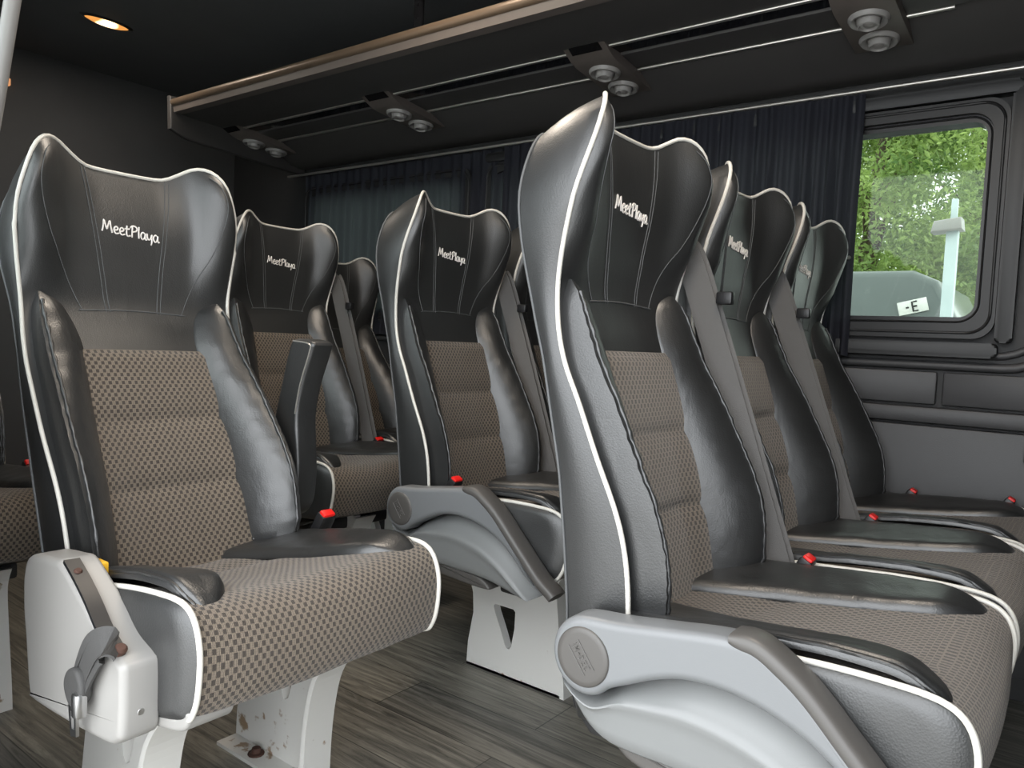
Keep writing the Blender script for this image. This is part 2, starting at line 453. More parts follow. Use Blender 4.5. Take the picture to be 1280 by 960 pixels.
NS, NT = 44, 44
def make_backrest():
    bm = bmesh.new()
    F, R = [], []
    for i in range(NS + 1):
        s = math.sin(PI/2*(2*i/NS - 1))
        fc, rc = [], []
        zt = ztop(s)
        zr = zt - .028 - .03*s*s
        for j in range(NT + 1):
            t = j/NT
            z = ZB + t*(zt - ZB); y = s*wid(z)
            fc.append(bm.verts.new((front_x(y, z), y, z)))
            z = ZB + t*(zr - ZB); y = s*wid(z)*.985
            x = spline(z, XR) - .022*(1 - s*s)
            rc.append(bm.verts.new((x, y, z)))
        F.append(fc); R.append(rc)
    grid(bm, F); grid(bm, [r[::-1] for r in R])
    ringF = [F[0][j] for j in range(NT)] + [F[i][NT] for i in range(NS)] + [F[NS][j] for j in range(NT, 0, -1)] + [F[i][0] for i in range(NS, 0, -1)]
    ringR = [R[0][j] for j in range(NT)] + [R[i][NT] for i in range(NS)] + [R[NS][j] for j in range(NT, 0, -1)] + [R[i][0] for i in range(NS, 0, -1)]
    prev = ringF; n = len(ringF)
    for k in range(1, 6):
        if k == 5: cur = ringR
        else:
            f = k/5; cur = []
            for a, b in zip(ringF, ringR):
                p = a.co.lerp(b.co, f)
                d = Vector((0, p.y, (p.z - 1.0)*.8 if p.z > 1.0 else 0)); 
                if d.length > 1e-4: p = p + d.normalized()*.006*math.sin(PI*f)
                cur.append(bm.verts.new(p))
        for q in range(n):
            bm.faces.new((prev[q], prev[(q+1) % n], cur[(q+1) % n], cur[q]))
        prev = cur
    return finish(bm, 'backrest', M['leather'], 50)

def rim_path():
    P = []
    for j in range(NT + 1):
        z = ZB + .01 + j/NT*(ztop(1) - ZB - .01); P.append((front_x(-wid(z), z), -wid(z) - .0015, z))
    for i in range(1, NS):
        s = math.sin(PI/2*(2*i/NS - 1)); z = ztop(s); y = s*wid(z); P.append((front_x(y, z) - .001, y, z + .0015))
    for j in range(NT, -1, -1):
        z = ZB + .01 + j/NT*(ztop(1) - ZB - .01); P.append((front_x(wid(z), z), wid(z) + .0015, z))
    return P
def make_back_piping():
    bm = bmesh.new(); tube(bm, rim_path(), .0036, 8); return finish(bm, 'piping', M['piping'], 80)
def make_rear_seam():
    bm = bmesh.new(); P = []
    def rp(s, t):
        zr = ztop(s) - .028 - .03*s*s; z = ZB + .01 + t*(zr - ZB - .01); y = s*wid(z)*.985
        return (spline(z, XR) - .022*(1 - s*s) - .0005, y*1.004, z + .001*(t > .99))
    for j in range(40): P.append(rp(-1, j/40))
    for i in range(41): P.append(rp(math.sin(PI/2*(2*i/40 - 1)), 1))
    for j in range(39, -1, -1): P.append(rp(1, j/40))
    tube(bm, P, .0022, 6)
    return finish(bm, 'rear_seam', M['thread'], 80)

ZS = .908   # seam under the head part
def make_stitching():
    bm = bmesh.new()
    def on(y, z, o=.0006): return (front_x(y, z) + o, y, z)
    def line(pts, r=.0009):
        tube(bm, [on(y, z) for y, z in pts], r, 5)
    for sg in (-1, 1):
        for d in (-.0035, .0035):
            pts = []
            for k in range(31):
                t = k/30
                z = ZS + t*(ztop(.36) - .002 - ZS)
                pts.append((sg*(spline(t, [(0, .047), (.35, .057), (.6, .066), (1, .079)]) + d), z))
            line(pts)
        pts = []
        for k in range(41):
            t = k/40; z = ZS + t*(1.182 - ZS)
            pts.append((sg*spline(t, [(0, .092), (.25, .122), (.5, .155), (.75, .171), (.93, .160), (1, .146)]), z))
        line(pts)
    line([(-.098 + .196*k/30, ZS + .004*math.cos(PI*(k/15 - 1)/2)) for k in range(31)], .0014)
    return finish(bm, 'stitching', M['thread'], 80)

GLY = {
 'M': (.86, [[(0, 0), (.1, .5), (.16, 1), (.26, .62), (.36, .25), (.46, .6), (.6, 1), (.66, .5), (.74, 0)]]),
 'e': (.43, [[(.04, .28), (.26, .34), (.33, .5), (.2, .62), (.06, .46), (.04, .2), (.18, .0), (.4, .1)]]),
 't': (.42, [[(.17, .9), (.12, .4), (.12, .12), (.22, 0), (.4, .08)], [(-.02, .6), (.18, .61), (.36, .66)]]),
 'P': (.56, [[(.1, -.02), (.13, .5), (.17, .92)], [(0, .78), (.14, .96), (.36, 1.0), (.52, .84), (.44, .58), (.16, .46)]]),
 'l': (.2, [[(.12, 1.02), (.08, .5), (.07, 0)]]),
 'a': (.5, [[(.38, .5), (.22, .62), (.06, .42), (.06, .12), (.2, .0), (.34, .22), (.4, .55), (.38, .2), (.42, .02), (.52, .06)]]),
 'y': (.5, [[(.04, .6), (.06, .25), (.18, .08), (.32, .24), (.41, .58), (.4, .2), (.38, -.15), (.33, -.36)]]),
}
def make_logo():
    bm = bmesh.new(); H = .0215
    total = sum(GLY[c][0] for c in 'MeetPlaya')
    W = .106; sx = W/(total*H)
    x = -W/2
    for c in 'MeetPlaya':
        adv, strokes = GLY[c]
        for st in strokes:
            pts = crom([(px, pz, 0) for px, pz in st], 4)
            P = []
            for p in pts:
                y = x + p.x*H*sx; z = 1.050 + p.y*H - .085*y
                P.append((front_x(y, z) + .0012, y, z))
            tube(bm, P, .0015, 6)
        x += adv*H*sx
    return finish(bm, 'embroidered_logo', M['logo'], 80)

def add_uv(bm, fn):
    lay = bm.loops.layers.uv.new('UVMap')
    for f in bm.faces:
        for l in f.loops: l[lay].uv = fn(l.vert.co)

def make_cloth_panel():
    bm = bmesh.new(); V = []
    z0, z1 = .44, .834; s1, s2 = .585, .705
    ny, nz = 20, 60
    for j in range(nz + 1):
        z = z0 + (z1 - z0)*j/nz; row = []
        puff = .010
        d = min(abs(z - s1), abs(z - s2)); seg = .003 + puff*(1 - math.exp(-d/.016))
        d2 = z1 - z; seg *= min(1, .35 + d2/.02)
        for i in range(ny + 1):
            u = -1 + 2*i/ny; hw = .132
            edge = (1 - abs(u)**6)
            row.append(bm.verts.new((front_x(u*hw, z) + .0005 + seg*(.4 + .6*edge), u*hw, z)))
        V.append(row)
    grid(bm, V); add_uv(bm, lambda c: (c.y, c.z*1.03))
    return finish(bm, 'cloth_panel', M['cloth'], 80)

YO = [(.464, .180), (.50, .188), (.60, .192), (.68, .191), (.76, .187), (.84, .181), (.90, .176), (.935, .166)]
YI = [(.464, .116), (.50, .114), (.62, .112), (.72, .109), (.80, .104), (.86, .105), (.905, .118), (.925, .134), (.935, .157)]
HB = [(.464, .046), (.50, .056), (.60, .061), (.70, .058), (.80, .050), (.88, .039), (.915, .026), (.935, .008)]
def make_bolster(sg):
    bm = bmesh.new(); V = []; crest = []
    nz, ny = 52, 18
    for j in range(nz + 1):
        t = j/nz; z = .464 + (.935 - .464)*t
        yo, yi, h = spline(z, YO), spline(z, YI), spline(z, HB)
        row = []
        for i in range(ny + 1):
            p = i/ny
            if p < .86:
                q = p/.86; prof = 1 - (1 - q)**2.4
                y = yi + (yo - yi)*q*.97
            else:
                q = (p - .86)/.14; prof = 1 - q**2.5; y = yi + (yo - yi)*(.97 + .03*math.sin(q*PI/2))
            if j == 0: prof *= .6
            pz = z - (.012*prof if j <= 1 else 0)
            wr = .0022*noise.noise(Vector((y*40, z*55, 3.1*sg)))*prof + .0012*math.sin(z*330 + 2*noise.noise(Vector((z*20, 0, 0))))*max(0, (p - .55))*2*prof
            x = front_x(min(abs(y), .2), z) - .002 + h*prof + wr
            row.append(bm.verts.new((x, sg*y, pz)))
            if i == int(ny*.83): crest.append((x + .0015, sg*y, pz))
        V.append(row)
    grid(bm, V)
    # back and bottom closing faces
    b = [bm.verts.new((v.co.x - .03, v.co.y*.99, v.co.z)) for v in [r[-1] for r in V]]
    a = [bm.verts.new((v.co.x - .02, v.co.y, v.co.z)) for v in [r[0] for r in V]]
    for j in range(nz):
        bm.faces.new((V[j][-1], V[j+1][-1], b[j+1], b[j])); bm.faces.new((V[j][0], V[j+1][0], a[j+1], a[j]))
    bot = [bm.verts.new((front_x(min(abs(v.co.y), .2), .466) - .02, v.co.y, .462)) for v in V[0]]
    for i in range(ny): bm.faces.new((V[0][i], V[0][i+1], bot[i+1], bot[i]))
    # gathered welt along the crest
    pts = crest[1:-2]
    bott = [(V[0][i].co.x + .001, V[0][i].co.y, V[0][i].co.z + .008) for i in range(2, int(ny*.83))]
    tube(bm, bott + pts, lambda t: .0030 + .0010*math.sin(t*260), 6)
    return finish(bm, 'bolster', M['pad'], 60)

# cushion
CP = [(-.150, .40), (-.135, .445), (-.09, .456), (0, .459), (.09, .462), (.18, .471), (.25, .480), (.295, .480), (.325, .462), (.338, .425), (.336, .392), (.325, .360), (.298, .346), (.20, .336), (.05, .330), (-.13, .33)]
CE = [(-.150, .40), (-.135, .462), (-.09, .474), (0, .482), (.09, .489), (.18, .496), (.25, .497), (.300, .493), (.327, .476), (.338, .440), (.333, .395), (.320, .362), (.296, .347), (.20, .336), (.05, .330), (-.13, .33)]
HWC = .207
def cushion_profiles():
    return (crom([(x, 0, z) for x, z in CP], 5), crom([(x, 0, z) for x, z in CE], 5))
def make_cushion():
    bm = bmesh.new(); A, B = cushion_profiles(); V = []
    ny = 24; lay = bm.loops.layers.uv.new('UVMap')
    arc = [0]
    for p, q in zip(A, A[1:]): arc.append(arc[-1] + (q - p).length)
    for i in range(ny + 1):
        u = math.sin(PI/2*(-1 + 2*i/ny)); col = []
        k = abs(u)**2.2
        for t, (a, b) in enumerate(zip(A, B)):
            p = a.lerp(b, k)
            n = .0025*noise.noise(Vector((p.x*14, u*3.2, 1.7)))
            # the tufted dimple across the cloth
            dm = -.008*math.exp(-((p.x - .02 - .05*abs(u))/.022)**2)*(1 - abs(u)) if p.z > .44 else 0
            nose = .008*(1 - u*u) if p.x > .28 else 0
            col.append(bm.verts.new((p.x + nose, u*HWC, p.z + n + dm)))
        V.append(col)
    for i in range(ny):
        for j in range(len(A) - 1):
            f = bm.faces.new((V[i][j], V[i+1][j], V[i+1][j+1], V[i][j+1]))
            for l, (ii, jj) in zip(f.loops, ((i, j), (i+1, j), (i+1, j+1), (i, j+1))):
                l[lay].uv = (V[ii][jj].co.y, arc[jj])
    for col in (V[0], V[-1]): bm.faces.new(col)
    return finish(bm, 'cushion', M['cloth'], 60)
def make_side_panel(sg):
    bm = bmesh.new(); _, B = cushion_profiles()
    c = Vector((.09, 0, .405)); prev = None
    for k, (s, o) in enumerate(((1.0, 0), (.97, .007), (.85, .011), (.5, .013), (.15, .014))):
        ring = [bm.verts.new((c.x + (p.x - c.x)*s, sg*(HWC + .0005 + o), c.z + (p.z - c.z)*s)) for p in B]
        if prev:
            n = len(ring)
            for i in range(n): bm.faces.new((prev[i], prev[(i+1) % n], ring[(i+1) % n], ring[i]))
        prev = ring
    bm.faces.new(prev)
    return finish(bm, 'side_panel', M['leather'], 60)
def make_cushion_piping(sg):
    bm = bmesh.new(); _, B = cushion_profiles()
    P = [Vector((p.x + (.002 if p.x > .3 else 0), sg*(HWC + .003), p.z + .001)) for p in B[8:62]]
    tube(bm, P, .0038, 8)
    return finish(bm, 'piping', M['piping'], 80)
def cush_top(x, y):
    k = (abs(y)/HWC)**2.2
    a = spline(x, [p for p in CP[1:8]]) ; b = spline(x, [p for p in CE[1:8]])
    return a + (b - a)*k
def make_flap(sg, loose=0.):
    """leather thigh pad lying on the cushion edge"""
    bm = bmesh.new(); x0, x1 = -.10, .318
    YOUT = [(-.10, .203), (.1, .206), (.24, .206), (.29, .201), (.312, .190), (.318, .178)]
    YIN = [(-.10, .045), (-.04, .062), (.03, .085), (.10, .099), (.17, .108), (.24, .120), (.29, .144), (.318, .172)]
    nx, ny = 44, 14; T, Bt = [], []
    for i in range(nx + 1):
        x = x0 + (x1 - x0)*(1 - (1 - i/nx)**1.5)
        yo, yi = spline(x, YOUT), spline(x, YIN); a, b = [], []
        for j in range(ny + 1):
            u = j/ny; y = yi + (yo - yi)*u
            z = cush_top(min(x, .30), min(y, HWC))
            if x > .25: z -= .35*(x - .25)**2/.07*1.2
            rise = max(0, min(1, (x + .06)/.16)); lift = .003*u*u + (loose*.011*rise*(1 - .5*max(0, x - .2)/.12) if sg < 0 else 0)
            th = .014*math.sqrt(max(0, 1 - abs(2*u - 1)**5))*min(1, (x1 - x)/.02 + .25)
            wr = .0016*noise.noise(Vector((x*34, y*30, 7.7*sg + loose)))
            a.append(bm.verts.new((x, sg*y, z + .002 + lift + th + wr)))
            b.append(bm.verts.new((x, sg*y, z - .002 + lift*.9)))
        T.append(a); Bt.append(b)
    grid(bm, T); grid(bm, Bt)
    ring = lambda G: [r[0] for r in G] + G[-1][1:] + [r[-1] for r in G[-2::-1]] + G[0][-2:0:-1]
    p, q = ring(T), ring(Bt); n = len(p)
    for i in range(n): bm.faces.new((p[i], p[(i+1) % n], q[(i+1) % n], q[i]))
    # stitched rim along the outer edge
    P = [Vector((r[-2].co.x, r[-2].co.y + sg*.004, r[-2].co.z - .004)) for r in T[1:-1]]
    tube(bm, P, .0028, 6)
    return finish(bm, 'thigh_flap', M['pad'], 60)

# arm and side shell (outer face towards the aisle, y negative)
def make_arm():
    bm = bmesh.new()
    hub = [(-.090 + .049*math.cos(a), .443 + .051*math.sin(a)) for a in [math.radians(d) for d in range(-40, -266, -25)]]
    top = [(-.045, .4985), (.02, .508), (.085, .517), (.128, .516)]
    outer = [(.158, .500), (.19, .476), (.23, .436), (.265, .400), (.298, .366), (.312, .350), (.296, .343)]
    inner = [(.272, .362), (.235, .397), (.195, .426), (.15, .445), (.10, .455), (.05, .453), (.01, .441), (-.025, .424)]
    pillow(bm, dense(hub + top + outer + inner, 4), -.268, -.222, .010)
    return finish(bm, 'armrest', M['plastic'], 35)
def make_grip():
    bm = bmesh.new()
    outer = [(.098, .521), (.128, .520), (.160, .503), (.192, .479), (.232, .439), (.268, .403), (.306, .366), (.335, .346), (.345, .338)]
    rings = []
    P = crom([(a, 0, b) for a, b in outer], 5); N = len(P)
    for i, p in enumerate(P):
        t = (P[min(i+1, N-1)] - P[max(i-1, 0)]).normalized(); nrm = Vector((t.z, 0, -t.x))   # towards the cushion side below
        if nrm.z > 0: nrm = -nrm
        w = .019 if i > 3 else .010 + .003*i
        r = []
        for k in range(12):
            a = 2*PI*k/12; ca, sa = math.cos(a), math.sin(a)
            e = lambda v: math.copysign(abs(v)**.6, v)
            r.append(bm.verts.new(p + nrm*(w*.35 + e(ca)*w*.62) + Vector((0, -.245 + e(sa)*.0245, 0))))
        rings.append(r)
    for A, B in zip(rings, rings[1:]):
        for k in range(12): bm.faces.new((A[k], A[(k+1) % 12], B[(k+1) % 12], B[k]))
    bm.faces.new(rings[0]); bm.faces.new(rings[-1][::-1])
    return finish(bm, 'grip', M['taupe'], 60)
def make_hub_cap():
    bm = bmesh.new()
    Mx = Matrix.Translation((-.090, -.268, .443)) @ Matrix.Rotation(PI/2, 4, 'X')
    lathe(bm, [(.0, .0035), (.030, .0035), (.0365, .003), (.0385, .001), (.0385, -.006)], Mx, 40)
    return finish(bm, 'hub_cap', M['taupe'], 50)
def make_emblem():
    # raised marks: two ruled lines with a row of square-cut letters and a dot between them, on a slant
    bm = bmesh.new()
    ang = math.radians(-52); c, s = math.cos(ang), math.sin(ang); y = -.2722
    def P(a, b): return (-.090 + a*c - b*s, y, .443 + a*s + b*c)
    for b in (-.0085, .0085): tube(bm, [P(-.021, b), P(.021, b)], .0006, 5)
    L = {'I': [[(0, 0), (0, 1)]], 'M': [[(0, 0), (0, 1), (.5, .4), (1, 1), (1, 0)]], 'T': [[(.5, 0), (.5, 1)], [(0, 1), (1, 1)]],
         'C': [[(1, 1), (0, 1), (0, 0), (1, 0)]], 'D': [[(0, 0), (0, 1), (.8, .8), (.8, .2), (0, 0)]], 'E': [[(1, 1), (0, 1), (0, 0), (1, 0)], [(0, .5), (.8, .5)]]}
    xx = -.0185
    for ch in 'IM.DEC':
        if ch == '.':
            tube(bm, [P(xx + .002, -.0006), P(xx + .002, .0006)], .0018, 8); xx += .0062; continue
        w = .0012 if ch == 'I' else .0044
        for st in L[ch]: tube(bm, [P(xx + a*w, (b - .5)*.0085) for a, b in st], .0006, 5)
        xx += w + .0026
    return finish(bm, 'emblem', M['taupe2'], 80)
def make_shell():
    bm = bmesh.new()
    top = crom([(-.128, 0, .432), (-.122, 0, .402), (-.085, 0, .388), (-.035, 0, .420), (.01, 0, .438), (.05, 0, .450), (.10, 0, .448), (.15, 0, .435), (.195, 0, .414), (.235, 0, .384), (.272, 0, .350), (.296, 0, .334), (.318, 0, .334)], 5)
    mid = crom([(-.128, 0, .425), (-.120, 0, .396), (-.082, 0, .377), (-.04, 0, .394), (.01, 0, .402), (.05, 0, .405), (.10, 0, .400), (.15, 0, .386), (.19, 0, .365), (.225, 0, .342), (.25, 0, .325), (.268, 0, .314), (.278, 0, .312)], 5)
    bot = crom([(-.122, 0, .405), (-.110, 0, .376), (-.090, 0, .350), (-.065, 0, .334), (-.03, 0, .330), (.02, 0, .331), (.06, 0, .330), (.11, 0, .329), (.16, 0, .326), (.20, 0, .320), (.235, 0, .313), (.255, 0, .309), (.265, 0, .308)], 5)
    n = len(top); rows = []
    spec = [(0, 0, -.205), (0, .0, -.222), (0, .25, -.231), (0, .55, -.242), (0, .8, -.254), (0, .95, -.2600), (1, .05, -.2605), (1, .15, -.2570), (1, .35, -.2540), (1, .7, -.2520), (1, .93, -.249), (1, 1, -.243), (1, 1, -.205)]
    for sg, f, y in spec:
        row = []
        for a, b, c in zip(top, mid, bot):
            p = a.lerp(b, f) if sg == 0 else b.lerp(c, f)
            row.append(bm.verts.new((p.x, y, p.z)))
        rows.append(row)
    grid(bm, rows)
    for e in (0, n - 1): bm.faces.new([r[e] for r in rows])
    bm.faces.new(rows[0]) ; 
    return finish(bm, 'side_shell', M['shell'], 50)
def make_lever():
    bm = bmesh.new()
    poly = [(-.05, .345), (.03, .333), (.10, .330), (.135, .326), (.165, .306), (.13, .302), (.05, .306), (-.02, .314), (-.05, .330)]
    pillow(bm, dense(poly), -.243, -.205, .006)
    return finish(bm, 'recline_lever', M['taupe'], 40)
def make_pan():
    bm = bmesh.new()
    prism(bm, [(-.17, .40), (-.15, .33), (-.12, .30), (.16, .30), (.24, .33), (.05, .345), (-.12, .36)], -.19, .19, 'y', bev=.006)
    return finish(bm, 'seat_pan', M['dark'], 40)
def make_leg(mat='white'):
    bm = bmesh.new()
    out = [(-.082, 0), (-.080, .06), (-.066, .14), (-.070, .19), (-.095, .26), (-.10, .31), (.20, .31), (.175, .26), (.185, .18), (.198, .10), (.207, .04), (.210, 0)]
    hole = [(.000, .172), (.004, .178), (.062, .178), (.068, .172), (.068, .13), (.060, .082), (.054, .074), (.046, .075), (.040, .084), (.024, .12), (.006, .155)]
    prism(bm, out, -.012, .012, 'y', hole=hole)
    fl = crom([(.200, 0, .305), (.178, 0, .26), (.186, 0, .18), (.199, 0, .10), (.208, 0, .04), (.212, 0, 0)], 4)   # wide front flange
    for i, (a, b) in enumerate(zip(fl, fl[1:])):
        ys = (-.014, .062)
        v = [bm.verts.new((p.x + dx, y, p.z)) for p in (a, b) for y in ys for dx in (0, .012)]
        for q in ((0, 1, 3, 2), (4, 6, 7, 5), (0, 4, 5, 1), (2, 3, 7, 6), (0, 2, 6, 4), (1, 5, 7, 3)): bm.faces.new([v[k] for k in q])
    box(bm, (-.082, -.012, 0), (.21, .06, .006))
    bmesh.ops.remove_doubles(bm, verts=bm.verts, dist=.0004)
    return finish(bm, 'leg', M[mat], 35)
def make_frame(mat):
    bm = bmesh.new()
    box(bm, (-.10, -.15, .268), (-.05, .15, .305), .008); box(bm, (.12, -.15, .268), (.17, .15, .305), .008); box(bm, (-.09, -.03, .274), (.16, .03, .300), .004)
    bmesh.ops.remove_doubles(bm, verts=bm.verts, dist=1e-6)
    return finish(bm, 'seat_frame', M[mat], 35)
# belt, guide and buckle on the seat's far shoulder (y positive)
def belt_path(n=26):
    K = [(-.262, .205, 1.040), (-.235, .214, 1.036), (-.205, .220, 1.012), (-.155, .223, .88), (-.095, .225, .715), (-.035, .224, .55), (-.005, .222, .465), (-.002, .221, .42)]
    return crom(K, 5)
def make_belt():
    bm = bmesh.new()
    ribbon(bm, belt_path(), lambda t: (.95, .22, .32), .047, .0022)
    P = [p + Vector((.006, .010, 0)) for p in belt_path()[8:]]
    ribbon(bm, P, lambda t: (.9, .38, .3), .045, .002)
    return finish(bm, 'seat_belt', M['belt'], 40)
def make_guide():
    bm = bmesh.new()
    box(bm, (-.268, .188, 1.030), (-.215, .232, 1.046), .005)
    return finish(bm, 'belt_guide', M['black'], 40)
def make_tongue():
    bm = bmesh.new()
    box(bm, (-.146, .216, .925), (-.116, .234, .948), .004)
    return finish(bm, 'belt_tongue', M['black'], 40)
def make_buckle():
    bm = bmesh.new(); Mx = Matrix.Translation((.028, .219, .472)) @ Matrix.Rotation(math.radians(30), 4, 'Y')
    box(bm, (-.011, -.016, -.05), (.011, .016, .036), .004)
    bmesh.ops.transform(bm, matrix=Mx, verts=bm.verts)
    return finish(bm, 'buckle', M['black'], 40)
def make_button():
    bm = bmesh.new(); Mx = Matrix.Translation((.028, .219, .472)) @ Matrix.Rotation(math.radians(30), 4, 'Y')
    box(bm, (-.0085, -.0135, .030), (.0085, .0135, .0405), .003)
    bmesh.ops.transform(bm, matrix=Mx, verts=bm.verts)
    return finish(bm, 'release_button', M['red'], 40)

# single-seat extras
def make_bracket():
    bm = bmesh.new()
    poly = [(-.035, .475), (-.015, .505), (.06, .516), (.088, .516), (.135, .492), (.175, .468), (.215, .442), (.252, .428), (.262, .415), (.262, .345), (.250, .325), (.205, .312), (.01, .298), (-.012, .312), (-.026, .38), (-.036, .43)]
    pillow(bm, dense(poly, 3), -.264, -.214, .010)
    return finish(bm, 'side_cover', M['bracket'], 50)
def make_cover_screw():
    bm = bmesh.new(); lathe(bm, [(0, .003), (.004, .003), (.006, .001), (.006, -.002)], Matrix.Translation((.2605, -.240, .362)) @ Matrix.Rotation(PI/2, 4, 'Y'), 14)
    return finish(bm, 'screw', M['steel'], 40)
def make_anchor():
    bm = bmesh.new()
    P = crom([(.095, -.253, .519), (.135, -.255, .500), (.170, -.257, .480), (.205, -.259, .456), (.232, -.259, .440)], 4)
    ribbon(bm, P, (0, 1, 0), .020, .005)
    return finish(bm, 'belt_anchor', M['black'], 40)
def make_anchor_bolt(x, z, sc):
    bm = bmesh.new()
    lathe(bm, [(0, .007), (.005*sc, .007), (.008*sc, .004), (.008*sc, -.006)], Matrix.Translation((x, -.255, z)) @ Matrix.Rotation(math.radians(35), 4, 'Y'), 12)
    return finish(bm, 'bolt', M['rust'], 40)
def make_strap():
    bm = bmesh.new()
    P = crom([(.240, -.258, .436), (.232, -.268, .446), (.214, -.274, .437), (.196, -.276, .412), (.180, -.276, .386)], 6)
    ribbon(bm, P, lambda t: (.84, .10*math.sin(4*t), -.54), .044, .0035)
    for o in (-.013, .013):
        tube(bm, [p + Vector((.84*o, -.0022, -.54*o)) for p in P[4:]], .0011, 5)
    pillow(bm, dense([(.160, .398), (.150, .378), (.160, .358), (.178, .352), (.196, .366), (.199, .386), (.184, .404)], 3, .003), -.285, -.270, .005)
    return finish(bm, 'lap_strap', M['strapgrey'], 40)
def make_strap_tongue():
    bm = bmesh.new()
    prism(bm, [(.156, .366), (.182, .366), (.180, .342), (.182, .316), (.166, .312), (.160, .342)], -.281, -.277, 'y', hole=[(.165, .346), (.175, .346), (.176, .324), (.169, .323)])
    box(bm, (.183, -.290, .345), (.200, -.274, .378), .005)
    return finish(bm, 'strap_tongue', M['steel'], 40)
def make_upright_arm():
    bm = bmesh.new()
    poly = [(-.150, .480), (-.100, .470), (-.066, .50), (-.058, .56), (-.062, .62), (-.066, .68), (-.052, .74), (-.028, .80), (-.026, .822), (-.082, .826), (-.100, .80), (-.118, .74), (-.140, .66), (-.158, .58)]
    pillow(bm, dense(poly), .226, .276, .008)
    return finish(bm, 'folding_armrest', M['pad'], 40)
def make_upright_arm_edge():
    bm = bmesh.new()
    tube(bm, crom([(-.084, .2265, .8225), (-.034, .2265, .818), (-.033, .2265, .80), (-.057, .2265, .74), (-.071, .2265, .68)], 5), .0016, 6)
    return finish(bm, 'edge_trim', M['chrome'], 60)
def make_single_leg():
    bm = bmesh.new()
    out = [(-.25, 0), (-.245, .05), (-.225, .13), (-.19, .20), (-.17, .27), (.10, .27), (.085, .20), (.060, .12), (.050, .06), (.048, 0)]
    out = [(-.19, 0), (-.188, .06), (-.176, .14), (-.16, .20), (-.15, .27), (.13, .27), (.095, .22), (.078, .16), (.070, .09), (.068, 0)]
    hole = [(-.055, .255), (-.005, .255), (.002, .24), (-.004, .19), (-.022, .135), (-.034, .128), (-.042, .140), (-.052, .19)]
    prism(bm, out, -.010, .010, 'y', hole=hole)
    fl = crom([(.128, 0, .268), (.096, 0, .22), (.080, 0, .16), (.072, 0, .09), (.070, 0, 0)], 4)
    for a, b in zip(fl, fl[1:]):
        v = [bm.verts.new((p.x + dx, y, p.z)) for p in (a, b) for y in (-.05, .012) for dx in (0, .011)]
        for q in ((0, 1, 3, 2), (4, 6, 7, 5), (0, 4, 5, 1), (2, 3, 7, 6), (0, 2, 6, 4), (1, 5, 7, 3)): bm.faces.new([v[k] for k in q])
    box(bm, (-.188, -.055, 0), (.078, .010, .007))
    return finish(bm, 'leg', M['whiterust'], 35)
def make_floor_bolt():
    bm = bmesh.new(); lathe(bm, [(0, .017), (.008, .016), (.010, .010), (.010, .007), (.016, .006), (.016, .002)], Matrix.Translation((-.09, -.03, .004)), 12)
    return finish(bm, 'floor_bolt', M['rust'], 40)
def make_lower_trim():
    bm = bmesh.new(); pillow(bm, dense([(.02, .340), (.12, .340), (.20, .344), (.29, .354), (.318, .372), (.326, .364), (.305, .340), (.20, .322), (.02, .314)], 3, .003), -.214, -.150, .005)
    return finish(bm, 'lower_trim', M['bracket'], 50)
def make_yellow():
    bm = bmesh.new(); box(bm, (.070, -.222, .488), (.098, -.204, .508), .003)
    return finish(bm, 'release_tab', M['yellow'], 40)

MESH = {}
def mesh(key, fn, *a):
    if key not in MESH: MESH[key] = fn(*a)
    return MESH[key]

